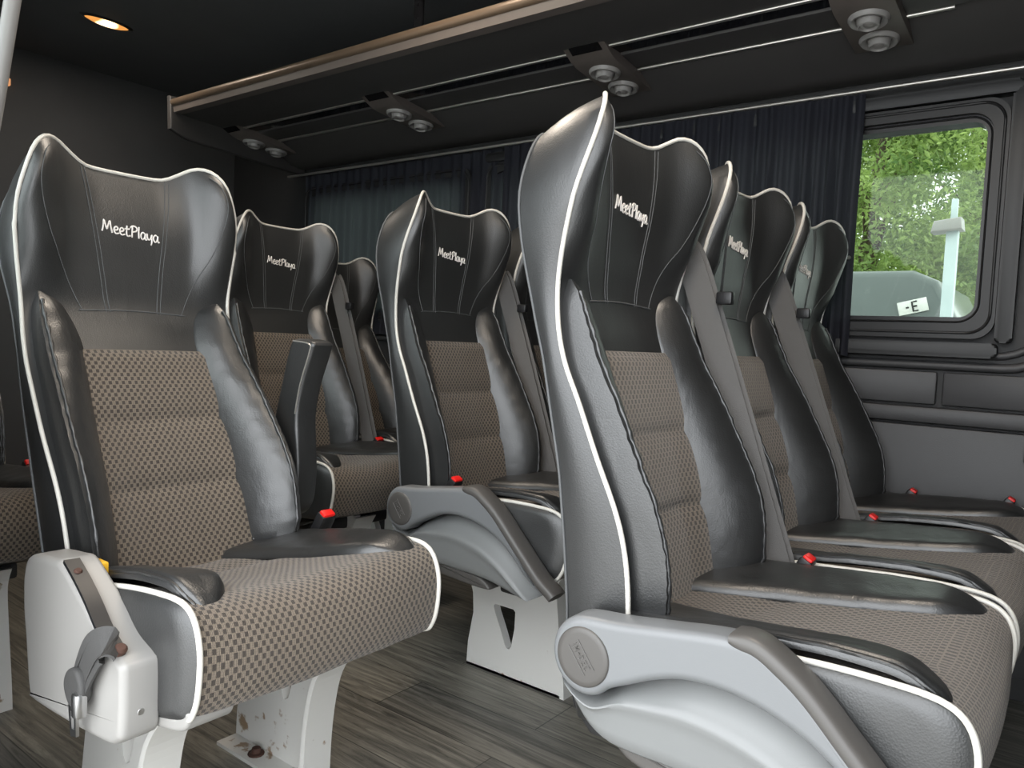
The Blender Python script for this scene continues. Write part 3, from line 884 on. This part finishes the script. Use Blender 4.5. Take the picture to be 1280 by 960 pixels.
def seat(label, X, Y, kind, recline=0., dz=0., dx=0., logo=True):
    root = empty('passenger_seat', (X, Y, 0)); tag(root, label, 'seat', 'high-backed passenger seats')
    back = link('backrest', mesh('back', make_backrest), root)
    for nm, fn in (('piping', make_back_piping), ('rear_seam', make_rear_seam), ('stitching', make_stitching), ('embroidered_logo', make_logo), ('cloth_panel', make_cloth_panel)):
        link(nm, mesh(nm + '_b', fn), back)
    for sg in (-1, 1): link('bolster', mesh(('bol', sg), make_bolster, sg), back)
    piv = Vector((-.06, 0, .46)); Rm = Matrix.Rotation(-recline, 4, 'Y')
    back.matrix_local = Matrix.Translation(piv + Vector((dx, 0, dz))) @ Rm @ Matrix.Translation(-piv)
    c = link('cushion', mesh('cushion', make_cushion), root)
    for sg in (-1, 1):
        link('side_panel', mesh(('sp', sg), make_side_panel, sg), c); link('piping', mesh(('cp', sg), make_cushion_piping, sg), c)
        link('thigh_flap', mesh(('flap', sg), make_flap, sg, 1. if sg < 0 else 0.), root)
    if kind == 'single':
        for ch in root.children:
            if ch.name.split('.')[0] in ('cushion', 'thigh_flap'):
                pv = Vector((.33, 0, .45)); ch.matrix_local = Matrix.Translation(pv + Vector((0, 0, .010))) @ Matrix.Rotation(-math.radians(6), 4, 'Y') @ Matrix.Translation(-pv)
    link('seat_pan', mesh('pan', make_pan), root)
    fr = link('seat_frame', mesh('frame' + kind[:1], make_frame, 'white' if kind == 'single' else 'dark'), root)
    bk = link('buckle', mesh('buckle', make_buckle), root); link('release_button', mesh('button', make_button), bk)
    if kind == 'single':
        cv = link('side_cover', mesh('bracket', make_bracket), root); link('screw', mesh('screw', make_cover_screw), cv)
        an = link('belt_anchor', mesh('anchor', make_anchor), root); 
        for bx in ((.118, .507, .7), (.238, .437, 1)): link('bolt', mesh(('abolt', bx), make_anchor_bolt, *bx), an)
        st = link('lap_strap', mesh('strap', make_strap), root); link('strap_tongue', mesh('stongue', make_strap_tongue), st)
        link('lower_trim', mesh('ltrim', make_lower_trim), root).matrix_local = c.matrix_local
        link('release_tab', mesh('yellow', make_yellow), root)
        ua = link('folding_armrest', mesh('uarm', make_upright_arm), root); link('edge_trim', mesh('uarme', make_upright_arm_edge), ua)
        for y in (-.10, .205):
            lg = link('leg', mesh('sleg', make_single_leg), root); lg.location = (0, y, 0)
            link('floor_bolt', mesh('fbolt', make_floor_bolt), lg)
    elif kind == 'plain':
        lg = link('leg', mesh('legr', make_leg, 'whiterust'), root); lg.location = (0, .06, 0)
    else:
        if kind != 'wall':
            b = link('seat_belt', mesh('belt', make_belt), root); link('belt_guide', mesh('guide', make_guide), b); link('belt_tongue', mesh('tongue', make_tongue), b)
        lg = link('leg', mesh('leg', make_leg), root); lg.location = (0, 0, 0)
        if kind == 'aisle':
            a = link('armrest', mesh('arm', make_arm), root); link('grip', mesh('grip', make_grip), a)
            h = link('hub_cap', mesh('hub', make_hub_cap), a); link('emblem', mesh('emblem', make_emblem), a)
            s = link('side_shell', mesh('shell', make_shell), root); link('recline_lever', mesh('lever', make_lever), s)
            pass
    return root, bk

RD = math.radians
seat('reclined single seat with check cloth and a loose grey lap strap, nearest at the left', -1.174, .711, 'single', RD(10.5), -.012, .035)
seat('seat mostly cut off by the left edge, behind the nearest left seat', -2.03, .53, 'plain', RD(3))
seat('large dark seat with pale grey armrest and disc hub in the foreground', -.408, 1.099, 'aisle')
seat('middle seat of the front three, between the armrest seat and the wall seat', -.408, 1.557, 'inner')
r3, _ = seat('wall-side seat of the front three, in front of the curtain edge by the window', -.408, 2.006, 'wall')
b2 = link('buckle', MESH['buckle'], r3); b2.location = (.215, .0, .012); link('release_button', MESH['button'], b2)
_, bk = seat('dark seat with full grey armrest over a white pierced leg, mid picture', -1.174, 1.522, 'aisle')
bk.location = (-.05, -.39, .01)
seat('seat hidden behind the big foreground seat, next to the mid-picture armrest seat', -1.174, 1.98, 'inner')
seat('back-row seat behind the upright black armrest, with a grey belt at its shoulder', -1.90, 1.514, 'inner')
seat('farthest seat, lower and half hidden, right of the grey hanging belt in back row', -2.12, 1.972, 'inner', RD(7), -.03)

# ------------------------------------------------------------------ the van shell
def struct(name, me, parent=None):
    o = link(name, me, parent)
    if not parent: o['kind'] = 'structure'
    return o
def boxes(name, mat, bxs, bev=0.):
    bm = bmesh.new()
    for lo, hi in bxs: box(bm, lo, hi, bev)
    return finish(bm, name, mat, 40)
ADDED_LAMP = 1.35  # power of the two lamps added out of view as fill
XR0, XF = -3.62, 1.75      # rear and front ends
YN, YF, ZC = .28, 2.30, 1.95
struct('floor', boxes('floor', M['floor'], [((XR0 - .05, YN - .05, -.05), (XF, YF + .05, 0))]))
struct('ceiling', boxes('ceiling', M['headliner'], [((XR0 - .05, YN - .05, ZC), (XF + .05, YF + .08, ZC + .06))]))
struct('wall_rear', boxes('wall_rear', M['headliner'], [((XR0 - .05, YN - .05, 0), (XR0, YF + .05, ZC))]))
struct('wall_right', boxes('wall_right', M['wall'], [((XR0, YN - .05, 0), (-1.08, YN, .93)), ((XR0, YN - .05, 1.50), (-1.08, YN, ZC)), ((XR0, YN - .05, .93), (-3.1, YN, 1.50)), ((-2.12, YN - .05, .93), (-2.02, YN, 1.50)), ((-1.16, YN - .05, .93), (-1.08, YN, 1.50)), ((-1.08, YN - .05, 1.80), (.42, YN, ZC)), ((.42, YN - .05, 0), (.60, YN, ZC)), ((.60, YN - .05, 0), (XF, YN, ZC))]))
struct('wall_front', boxes('wall_front', M['wall'], [((XF, YN - .05, -.05), (XF + .05, YF + .05, ZC))]))  # unseen end wall, left without a windscreen to keep light out
struct('window_3', boxes('side_glass', M['clear'], [((-3.1, YN - .03, .93), (-2.12, YN - .024, 1.50))]))
struct('window_4', boxes('side_glass', M['clear'], [((-2.02, YN - .03, .93), (-1.16, YN - .024, 1.50))]))
# left wall with two window openings
WX = [(-2.95, -2.02), (-1.86, -.262)]; WZ0, WZ1 = .956, 1.462
wl = [((XR0, YF, 0), (XF, YF + .06, WZ0)), ((XR0, YF, WZ1), (XF, YF + .06, ZC)), ((XR0, YF, WZ0), (WX[0][0], YF + .06, WZ1)), ((WX[0][1], YF, WZ0), (WX[1][0], YF + .06, WZ1)), ((WX[1][1], YF, WZ0), (XF, YF + .06, WZ1))]
struct('wall_left', boxes('wall_left', M['wall'], wl))
for k, (x0, x1) in enumerate(WX):
    bm = bmesh.new()
    prism(bm, rrect(x0 - .045, x1 + .045, WZ0 - .052, WZ1 + .048, .05), YF - .030, YF, 'y', hole=rrect(x0 - .012, x1 + .012, WZ0 - .015, WZ1 + .015, .055))
    w = struct('window_%d' % (k + 1), finish(bm, 'window_trim', M['gasket'], 35))
    bm = bmesh.new()
    prism(bm, rrect(x0 - .013, x1 + .013, WZ0 - .016, WZ1 + .016, .055), YF - .012, YF + .04, 'y', hole=rrect(x0 + .004, x1 - .004, WZ0 + .004, WZ1 - .004, .035))
    link('inner_frame', finish(bm, 'inner_frame', M['black'], 35), w)
    bm = bmesh.new()
    for off, r in ((.022, .004), (-.006, .003)):
        tube(bm, [(a, YF - .030 if off > 0 else YF - .012, b) for a, b in rrect(x0 - off - .012, x1 + off + .012, WZ0 - off - .015, WZ1 + off + .015, .05)], r, 6, True)
    link('beading', finish(bm, 'beading', M['gasket'], 60), w)
    link('pane', boxes('pane', M['glass'], [((x0 - .01, YF + .028, WZ0 - .01), (x1 + .01, YF + .033, WZ1 + .01))]), w)
# outer surround piece that rounds the forward end of the window
bm = bmesh.new()
prism(bm, rrect(WX[1][1] + .047, WX[1][1] + .085, WZ0 - .06, WZ1 + .06, .012), YF - .04, YF, 'y', bev=.006)
prism(bm, rrect(-1.9, WX[1][1] + .07, WZ1 + .052, WZ1 + .085, .012), YF - .04, YF, 'y', bev=.006)
prism(bm, rrect(-1.9, WX[1][1] + .055, WZ0 - .10, WZ0 - .062, .012), YF - .04, YF, 'y', bev=.006)
struct('trim_1', finish(bm, 'trim', M['gasket'], 40))
# moulding that sweeps under the window and curls up forward of it
def sweep(y, z, xc, rad):
    P = [(-3.5, y, z), (xc - rad - .4, y, z), (xc - rad, y, z)]
    for k in range(1, 9):
        a = -PI/2 + PI/2*k/8; P.append((xc - rad + rad*math.cos(a), y, z + rad + rad*math.sin(a)))
    P.append((xc, y, 1.6)); return P
bm = bmesh.new(); tube(bm, sweep(YF - .008, .832, -.06, .13), .012, 8); tube(bm, sweep(YF - .004, .862, -.10, .11), .010, 8)
struct('trim_2', finish(bm, 'trim', M['panel'], 60))
# leatherette panels under the window
bm = bmesh.new()
for x0, x1 in ((-1.9, -.337), (-.323, 1.2)): box(bm, (x0, YF - .018, .728), (x1, YF, .815), .006)
struct('trim_3', finish(bm, 'trim', M['panel'], 40))
bm = bmesh.new()
box(bm, (-3.5, YF - .030, .678), (1.2, YF, .722), .010); box(bm, (-3.5, YF - .022, .06), (1.2, YF, .672), .008)
struct('trim_4', finish(bm, 'trim', M['panel'], 40))
o = link('wall_socket', boxes('wall_socket', M['black'], [((-.132, YF - .045, .60), (-.06, YF - .02, .66))], .006)); tag(o, 'small black box on the grey wall panel at the right edge', 'socket box')
# chrome curtain rail
bm = bmesh.new(); tube(bm, [(-3.1, 2.252, 1.567), (1.2, 2.252, 1.567)], .0055, 8)
o = link('curtain_rail', finish(bm, 'curtain_rail', M['chrome'], 60)); tag(o, 'long thin metal rail the dark curtains hang from', 'curtain rail')
# curtains
def curtain(name, x0, x1, period, label, seed, bunch=0., yo=0.):
    rnd = random.Random(seed); bm = bmesh.new(); cols = []
    x = x0; ph = 0; xs = []
    n = int((x1 - x0)/period*10)
    amp = [rnd.uniform(.6, 1.2) for _ in range(400)]
    for i in range(n + 1):
        t = i/n; xx = x0 + (x1 - x0)*t
        ph = t*(x1 - x0)/period*2*PI*(1 + bunch*t) + 1.3*noise.noise(Vector((xx*9, seed, 0)))
        col = []
        for j in range(15):
            v = j/14; z = 1.560 - v*(1.560 - .846)
            a = .012*amp[int(ph/(2*PI)) % 400]*(.45 + .55*min(1, v*4))
            y = 2.252 + yo + a*math.sin(ph + .25*noise.noise(Vector((xx*5, z*3, seed)))) + .003*math.sin(ph*.37)
            col.append(bm.verts.new((xx + .008*noise.noise(Vector((xx*7, z*2, seed + 9)))*v, y, z + .004*math.sin(ph*.5)*(v > .95))))
        cols.append(col)
    grid(bm, cols)
    # header tape
    ob = link(name, finish(bm, name, M['thincurtain' if yo else 'curtain'], 75)); tag(ob, label, 'curtain', 'dark pleated window curtains')
    return ob
c1 = curtain('curtain', -1.80, -.556, .050, 'dark navy pleated curtain drawn back beside the clear window', 3, .25)
bm = bmesh.new(); lathe(bm, [(0, .003), (.004, .003), (.006, 0)], Matrix.Translation((-.566, 2.238, 1.115)) @ Matrix.Rotation(PI/2, 4, 'X'), 12)
link('snap_stud', finish(bm, 'snap_stud', M['steel'], 40), c1)
curtain('curtain', -2.99, -1.77, .052, 'dark pleated curtain over the farther window, behind the rear seats', 5, 0., .018)
rc = bmesh.new(); cols = []
for i in range(161):
    yy = 1.45 + .75*i/160
    cols.append([rc.verts.new((XR0 + .03 + .010*math.sin(i*.9), yy, z)) for z in (1.45, 1.2, .95)])
grid(rc, cols)
o = link('rear_curtain', finish(rc, 'rear_curtain', M['curtain'], 75)); tag(o, 'dark curtain on the back wall, in the deep shadow behind the rear seats', 'curtain')
# overhead rack along the left wall
root = empty('luggage_rack', (0, 1.98, 1.60)); tag(root, 'long dark overhead luggage rack with a bronze front lip', 'luggage rack')
def rpart(name, me): 
    o = link(name, me, root); o.location = -root.location; return o
X0, X1 = -3.02, .9
bm = bmesh.new()
prism(bm, [(1.662, 1.735), (1.66, 1.700), (1.70, 1.694), (1.895, 1.684), (1.90, 1.694), (1.955, 1.690), (1.96, 1.679), (2.052, 1.670), (2.06, 1.680), (2.075, 1.668), (2.15, 1.640), (2.21, 1.604), (2.262, 1.597), (2.297, 1.60), (2.297, 1.66), (2.1, 1.705), (1.70, 1.722), (1.69, 1.737)], X0, X1, 'x')
rpart('tray', finish(bm, 'tray', M['rackbody'], 35))
bm = bmesh.new()
prism(bm, [(1.628, 1.744), (1.623, 1.734), (1.628, 1.722), (1.640, 1.717), (1.668, 1.718), (1.668, 1.744), (1.650, 1.748)], X0, X1, 'x', bev=.003)
bm2 = bmesh.new(); prism(bm2, [(1.636, 1.720), (1.640, 1.696), (1.668, 1.692), (1.668, 1.720)], X0, X1, 'x', bev=.003)
rpart('lip_band', finish(bm2, 'lip_band', M['pod'], 40))
rpart('front_lip', finish(bm, 'front_lip', M['lip'], 50))
for yy, zz in ((1.893, 1.6835), (2.063, 1.6685)):
    bm = bmesh.new(); box(bm, (X0 + .1, yy - .007, zz - .003), (-.325, yy + .007, zz + .004), .002)
    rpart('metal_strip', finish(bm, 'metal_strip', M['chrome'], 40))
bm = bmesh.new(); box(bm, (X0 + .1, 1.905, 1.6825), (-.33, 1.95, 1.688)); rpart('slot_panel', finish(bm, 'slot_panel', M['gloss'], 40))
bm = bmesh.new(); prism(bm, [(1.625, 1.76), (1.63, 1.63), (1.70, 1.605), (2.29, 1.57), (2.29, 1.76)], X0 - .03, X0, 'x', bev=.008); rpart('end_cap', finish(bm, 'end_cap', M['rackbody'], 40))
bm = bmesh.new(); box(bm, (-1.72, 1.68, 1.73), (-1.685, 1.69, 1.95), .002); box(bm, (-1.725, 1.690, 1.73), (-1.715, 1.72, 1.95), .001)
for k in range(5): lathe(bm, [(0, .003), (.004, .002), (.004, -.002)], Matrix.Translation((-1.703, 1.679, 1.76 + .04*k)) @ Matrix.Rotation(PI/2, 4, 'X'), 8)
rpart('hanger_strap', finish(bm, 'hanger_strap', M['gloss'], 40))
# pods with reading screen and two air vents
plabels = ['air vent pod cut by the top edge above the window, largest of the row', 'air vent pod above the big foreground seat, with a glossy black recess', 'smaller air vent pod left of the hanging rack strap line, third along', 'farthest and dimmest air vent pod, at the rack end in shadow']
for k, px in enumerate((-.495, -1.222, -2.085, -2.98)):
    r = empty('air_vent_pod', (px, 2.0, 1.652)); tag(r, plabels[k], 'air vent pod', 'air vent pods under the rack')
    bm = bmesh.new()
    prof = [(1.775, 1.702), (1.79, 1.700), (1.905, 1.642), (1.93, 1.634), (2.15, 1.612), (2.185, 1.622), (2.20, 1.645), (2.0, 1.70)]
    prism(bm, [(a - 2.0, b - 1.63) for a, b in prof], -.068, .068, 'x', bev=.008)
    link('housing', finish(bm, 'housing', M['pod'], 40), r)
    bm = bmesh.new()
    n = Vector((0, -(1.700 - 1.642), -(1.905 - 1.79))).normalized()*.0015
    q = [Vector((sx*w, y - 2.0, z - 1.63)) + n for sx, y, z, w in ((-1, 1.800, 1.6950, .046), (1, 1.800, 1.6950, .046), (1, 1.885, 1.6522, .050), (-1, 1.885, 1.6522, .050))]
    vs = [bm.verts.new(p) for p in q] + [bm.verts.new(p - n*6) for p in q]
    for f in ((0, 1, 2, 3), (7, 6, 5, 4), (0, 4, 5, 1), (1, 5, 6, 2), (2, 6, 7, 3), (3, 7, 4, 0)): bm.faces.new([vs[i] for i in f])
    link('recess_panel', finish(bm, 'recess_panel', M['gloss'], 30), r)
    for yy, zz in ((1.985, 1.6280), (2.098, 1.6172)):
        T = Matrix.Translation((0, yy - 2.0, zz - 1.63)) @ Matrix.Rotation(math.radians(180 - 5.5), 4, 'X')
        bm = bmesh.new(); lathe(bm, [(.047, -.004), (.047, .004), (.042, .010), (.035, .009), (.030, .003), (.029, -.003)], T, 32)
        v = link('vent_ring', finish(bm, 'vent_ring', M['ring'], 50), r)
        bm = bmesh.new(); lathe(bm, [(.029, -.004), (.027, .006), (.0245, .019), (.021, .021), (.018, .016), (.012, .015), (.009, .018), (0, .019)], T, 28)
        link('nozzle', finish(bm, 'nozzle', M['ring'], 40), v)
# ceiling lamp plus two added, unseen ones that brighten seats and floor (lens, bezel and the light they give) and the rear lamp
bm = bmesh.new(); lathe(bm, [(0, -.012), (.05, -.010), (.068, -.004), (.074, 0)], Matrix.Diagonal((.42, 1.12, 1, 1)), 32); lens = finish(bm, 'lamp_lens', M['lamp'], 60)
bm = bmesh.new(); lathe(bm, [(.072, -.006), (.084, -.004), (.088, 0)], Matrix.Diagonal((.45, 1.1, 1, 1)), 32); bez = finish(bm, 'bezel', M['dark'], 60)
for lx, ly, lab, pw in ((-3.0, 1.365, 'glowing amber oval lamp set in the dark ceiling', .5), (-1.45, 1.20, 'added amber fill lamp over the middle of the aisle, unseen above the frame', ADDED_LAMP), (-.30, .95, 'added amber fill lamp over the doorway, unseen above the frame', ADDED_LAMP)):
    r = empty('ceiling_lamp', (lx, ly, ZC)); tag(r, lab, 'lamp', 'amber ceiling lamps')
    lp = link('lamp_lens', lens, r); lp.location = (0, 0, -.001); bzz = link('bezel', bez, r)
    ld = bpy.data.lights.new('lamp_light', 'AREA'); ld.shape = 'ELLIPSE'; big = 1 if lx < -2 else 3; ld.size = .06*big; ld.size_y = .16*big; ld.energy = pw; ld.color = (1., .89, .76)
    lp.scale = bzz.scale = (big, big, 1)
    lo = bpy.data.objects.new('lamp_light', ld); COL.objects.link(lo); lo.parent = r; lo.location = (0, 0, -.016)
bm = bmesh.new(); box(bm, (XR0, 1.20, 1.785), (XR0 + .02, 1.265, 1.815), .004)
tag(link('rear_lamp', finish(bm, 'rear_lamp', M['lamp2'], 40)), 'tiny amber lamp low on the left edge above the cut-off seat', 'lamp')
bm = bmesh.new(); tube(bm, crom([(-.997, .45, 1.95), (-1.14, .45, 1.62), (-1.284, .45, 1.285), (-1.36, .45, 1.11), (-1.40, .44, 1.02), (-1.41, .38, .99), (-1.41, .27, .985)], 6), .011, 12)
tag(link('grab_rail', finish(bm, 'grab_rail', M['ring'], 60)), 'slanted pale grab rail at the upper left edge by the doorway', 'grab rail')

# ------------------------------------------------------------------ outside
GZ = -.62
struct('ground', boxes('ground', M['concrete'], [((-60, -60, GZ - .1), (60, 60, GZ))]))
def tree(label, x, y, h, rad, nblob, nleaf, seed, ls=1.):
    rnd = random.Random(seed); r = empty('leafy_tree', (x, y, GZ)); tag(r, label, 'tree', 'trees outside the window')
    bm = bmesh.new(); tube(bm, crom([(0, 0, 0), (.05, .03, h*.3), (-.04, .05, h*.6), (.1, 0, h*.85)], 5), lambda t: .16*(1 - .7*t), 10)
    for k in range(9):
        a = rnd.uniform(0, 2*PI); z = h*rnd.uniform(.35, .7)
        tube(bm, crom([(0, 0, z), (math.cos(a)*rad*.4, math.sin(a)*rad*.4, z + .5), (math.cos(a)*rad*.8, math.sin(a)*rad*.8, z + .8)], 4), lambda t: .05*(1 - .8*t), 6)
    link('trunk', finish(bm, 'trunk', M['bark'], 60), r)
    bm = bmesh.new()
    blobs = []
    for _ in range(nblob):
        a = rnd.uniform(0, 2*PI); q = rad*math.sqrt(rnd.random()); z = h*rnd.uniform(.18, 1.)
        blobs.append((Vector((math.cos(a)*q, math.sin(a)*q, z)), rnd.uniform(.35, .7)))
    for _ in range(nleaf):
        c, R = rnd.choice(blobs)
        d = Vector((rnd.gauss(0, 1), rnd.gauss(0, 1), rnd.gauss(0, .7))).normalized()*R*rnd.random()**.4
        p = c + d; s = rnd.uniform(.022, .045)*ls
        n = Vector((rnd.gauss(0, 1), rnd.gauss(0, 1), rnd.gauss(.6, 1))).normalized(); t = n.orthogonal().normalized(); t.rotate(Matrix.Rotation(rnd.uniform(0, 6.28), 3, n)); b = n.cross(t)
        v = [bm.verts.new(p + t*s*1.3), bm.verts.new(p + b*s*.5 + n*s*.12), bm.verts.new(p - t*s*1.1), bm.verts.new(p - b*s*.5 + n*s*.12)]
        bm.faces.new(v)
    me = bpy.data.meshes.new('foliage'); bm.to_mesh(me); bm.free(); me.materials.append(M['leaf'])
    f = link('foliage', me, r); f['kind'] = 'stuff'
tree('bright green leafy tree outside, filling the left of the window', -2.25, 9.9, 5.2, 1.1, 60, 42000, 1)
tree('bright green leafy tree outside, behind the pale lamp post', -1.45, 13.0, 6.0, 1.2, 60, 36000, 2)
tree('darker leafy tree standing farther back between the other two', -2.4, 18.3, 8.0, 2.6, 70, 34000, 4, 2.2)
# parked car
r = empty('parked_car', (-2.1, 7.2, GZ)); tag(r, 'slate grey vehicle parked outside below the trees, with a white plate', 'car')
bm = bmesh.new(); prism(bm, [(-2.2, .35), (-2.2, 1.0), (-2.1, 1.12), (-1.45, 1.2), (-.8, 2.08), (-.5, 2.14), (.95, 2.14), (1.12, 2.06), (1.48, 1.36), (1.56, 1.1), (1.56, .40), (1.48, .32)], -.85, .85, 'y', bev=.06)
link('body', finish(bm, 'body', M['carpaint'], 40), r)
bm = bmesh.new(); prism(bm, [(-1.28, 1.22), (-.72, 1.98), (-.1, 1.98), (-.1, 1.22)], -.862, -.84, 'y'); link('side_window', finish(bm, 'side_window', M['carglass'], 40), r)
for wx in (-1.5, 1.0):
    bm = bmesh.new(); lathe(bm, [(0, .12), (.2, .12), (.32, .1), (.35, .04), (.35, -.1)], Matrix.Translation((wx, -.78, .35)) @ Matrix.Rotation(PI/2, 4, 'X'), 24); link('wheel', finish(bm, 'wheel', M['tyre'], 40), r)
bm = bmesh.new(); Tp = Matrix.Translation((.97, -.862, 1.865)) @ Matrix.Rotation(RD(-14), 4, 'Y')
box(bm, (-.10, -.006, -.05), (.10, .006, .05), .003); bmesh.ops.transform(bm, matrix=Tp, verts=bm.verts)
pl = link('plate', finish(bm, 'plate', M['plate'], 40), r)
bm = bmesh.new()
for st in ([(.035, .035), (0, .035), (0, -.035), (.035, -.035)], [(0, 0), (.03, 0)], [(-.045, 0), (-.025, 0)]):
    tube(bm, [Tp @ Vector((a, -.008, b)) for a, b in st], .006, 6)
link('plate_lettering', finish(bm, 'plate_lettering', M['black'], 60), pl)
# lamp post
r = empty('street_lamp', (-.80, 5.6, GZ)); tag(r, 'pale blue-grey lamp post with a square head, seen through the window', 'street lamp')
bm = bmesh.new(); box(bm, (-.034, -.034, 0), (.034, .034, 2.36), .006); box(bm, (-.018, -.018, 2.36), (.018, .018, 2.50), .003); link('post', finish(bm, 'post', M['post'], 40), r)
bm = bmesh.new(); prism(bm, [(-.115, 2.285), (-.10, 2.355), (.05, 2.375), (.06, 2.30)], -.09, .07, 'y', bev=.01); link('lamp_head', finish(bm, 'lamp_head', M['ring'], 40), r)
r = empty('pale_building', (-.2, 22.2, GZ)); tag(r, 'pale blurred building at the right side of the window, its slanted edge shaped like a reflection', 'building')
bm = bmesh.new(); prism(bm, [(-2.35, 0), (-2.35, 2.5), (-2.15, 3.5), (-1.9, 4.9), (3, 5.1), (3, 0)], 0, 4, 'y'); link('facade', finish(bm, 'facade', M['render'], 40), r)  # slanted left edge follows the outline of a pale reflection
bm = bmesh.new()
for k in range(3): box(bm, (-1.5 + k*1.3, -.02, 1.5), (-.9 + k*1.3, .02, 2.6), .01)
link('window', finish(bm, 'window', M['carglass'], 40), r)

# ------------------------------------------------------------------ world, camera, view
w = bpy.data.worlds.new('overcast_sky'); SC.world = w; w.use_nodes = True
nt = w.node_tree; nt.nodes.clear(); N, L = nt.nodes, nt.links
out = N.new('ShaderNodeOutputWorld'); bg = N.new('ShaderNodeBackground'); L.new(bg.outputs[0], out.inputs[0])
tc = N.new('ShaderNodeTexCoord'); sp = N.new('ShaderNodeSeparateXYZ'); L.new(tc.outputs['Generated'], sp.inputs[0])
cr = N.new('ShaderNodeValToRGB'); e = cr.color_ramp.elements
e[0].position = 0.; e[0].color = (.88, .92, .96, 1); e[1].position = 1.; e[1].color = (.95, .98, 1., 1)
L.new(sp.outputs['Z'], cr.inputs[0]); L.new(cr.outputs[0], bg.inputs[0]); bg.inputs[1].default_value = 1.

cam = bpy.data.cameras.new('camera'); co = bpy.data.objects.new('camera', cam); COL.objects.link(co)
yaw, pit, rol, f = .919975697, .0542286261, .0476967754, 960.335
fw = Vector((-math.cos(yaw)*math.cos(pit), math.sin(yaw)*math.cos(pit), -math.sin(pit)))
rt = fw.cross(Vector((0, 0, 1))).normalized(); up = rt.cross(fw)
r2 = rt*math.cos(rol) + up*math.sin(rol); u2 = -rt*math.sin(rol) + up*math.cos(rol)
co.matrix_world = Matrix(((r2.x, u2.x, -fw.x, 0), (r2.y, u2.y, -fw.y, 0), (r2.z, u2.z, -fw.z, .84), (0, 0, 0, 1)))
cam.sensor_width = 36; cam.lens = f*36/1280; cam.clip_start = .02
SC.camera = co
SC.view_settings.view_transform = 'Standard'; SC.view_settings.look = 'None'; SC.view_settings.gamma = 1; SC.view_settings.use_curve_mapping = False
SC.view_settings.exposure = 2.6
SC.cycles.use_denoising = True; SC.cycles.max_bounces = 10; SC.cycles.diffuse_bounces = 6; SC.cycles.transparent_max_bounces = 12
SC.cycles.caustics_reflective = False; SC.cycles.caustics_refractive = False
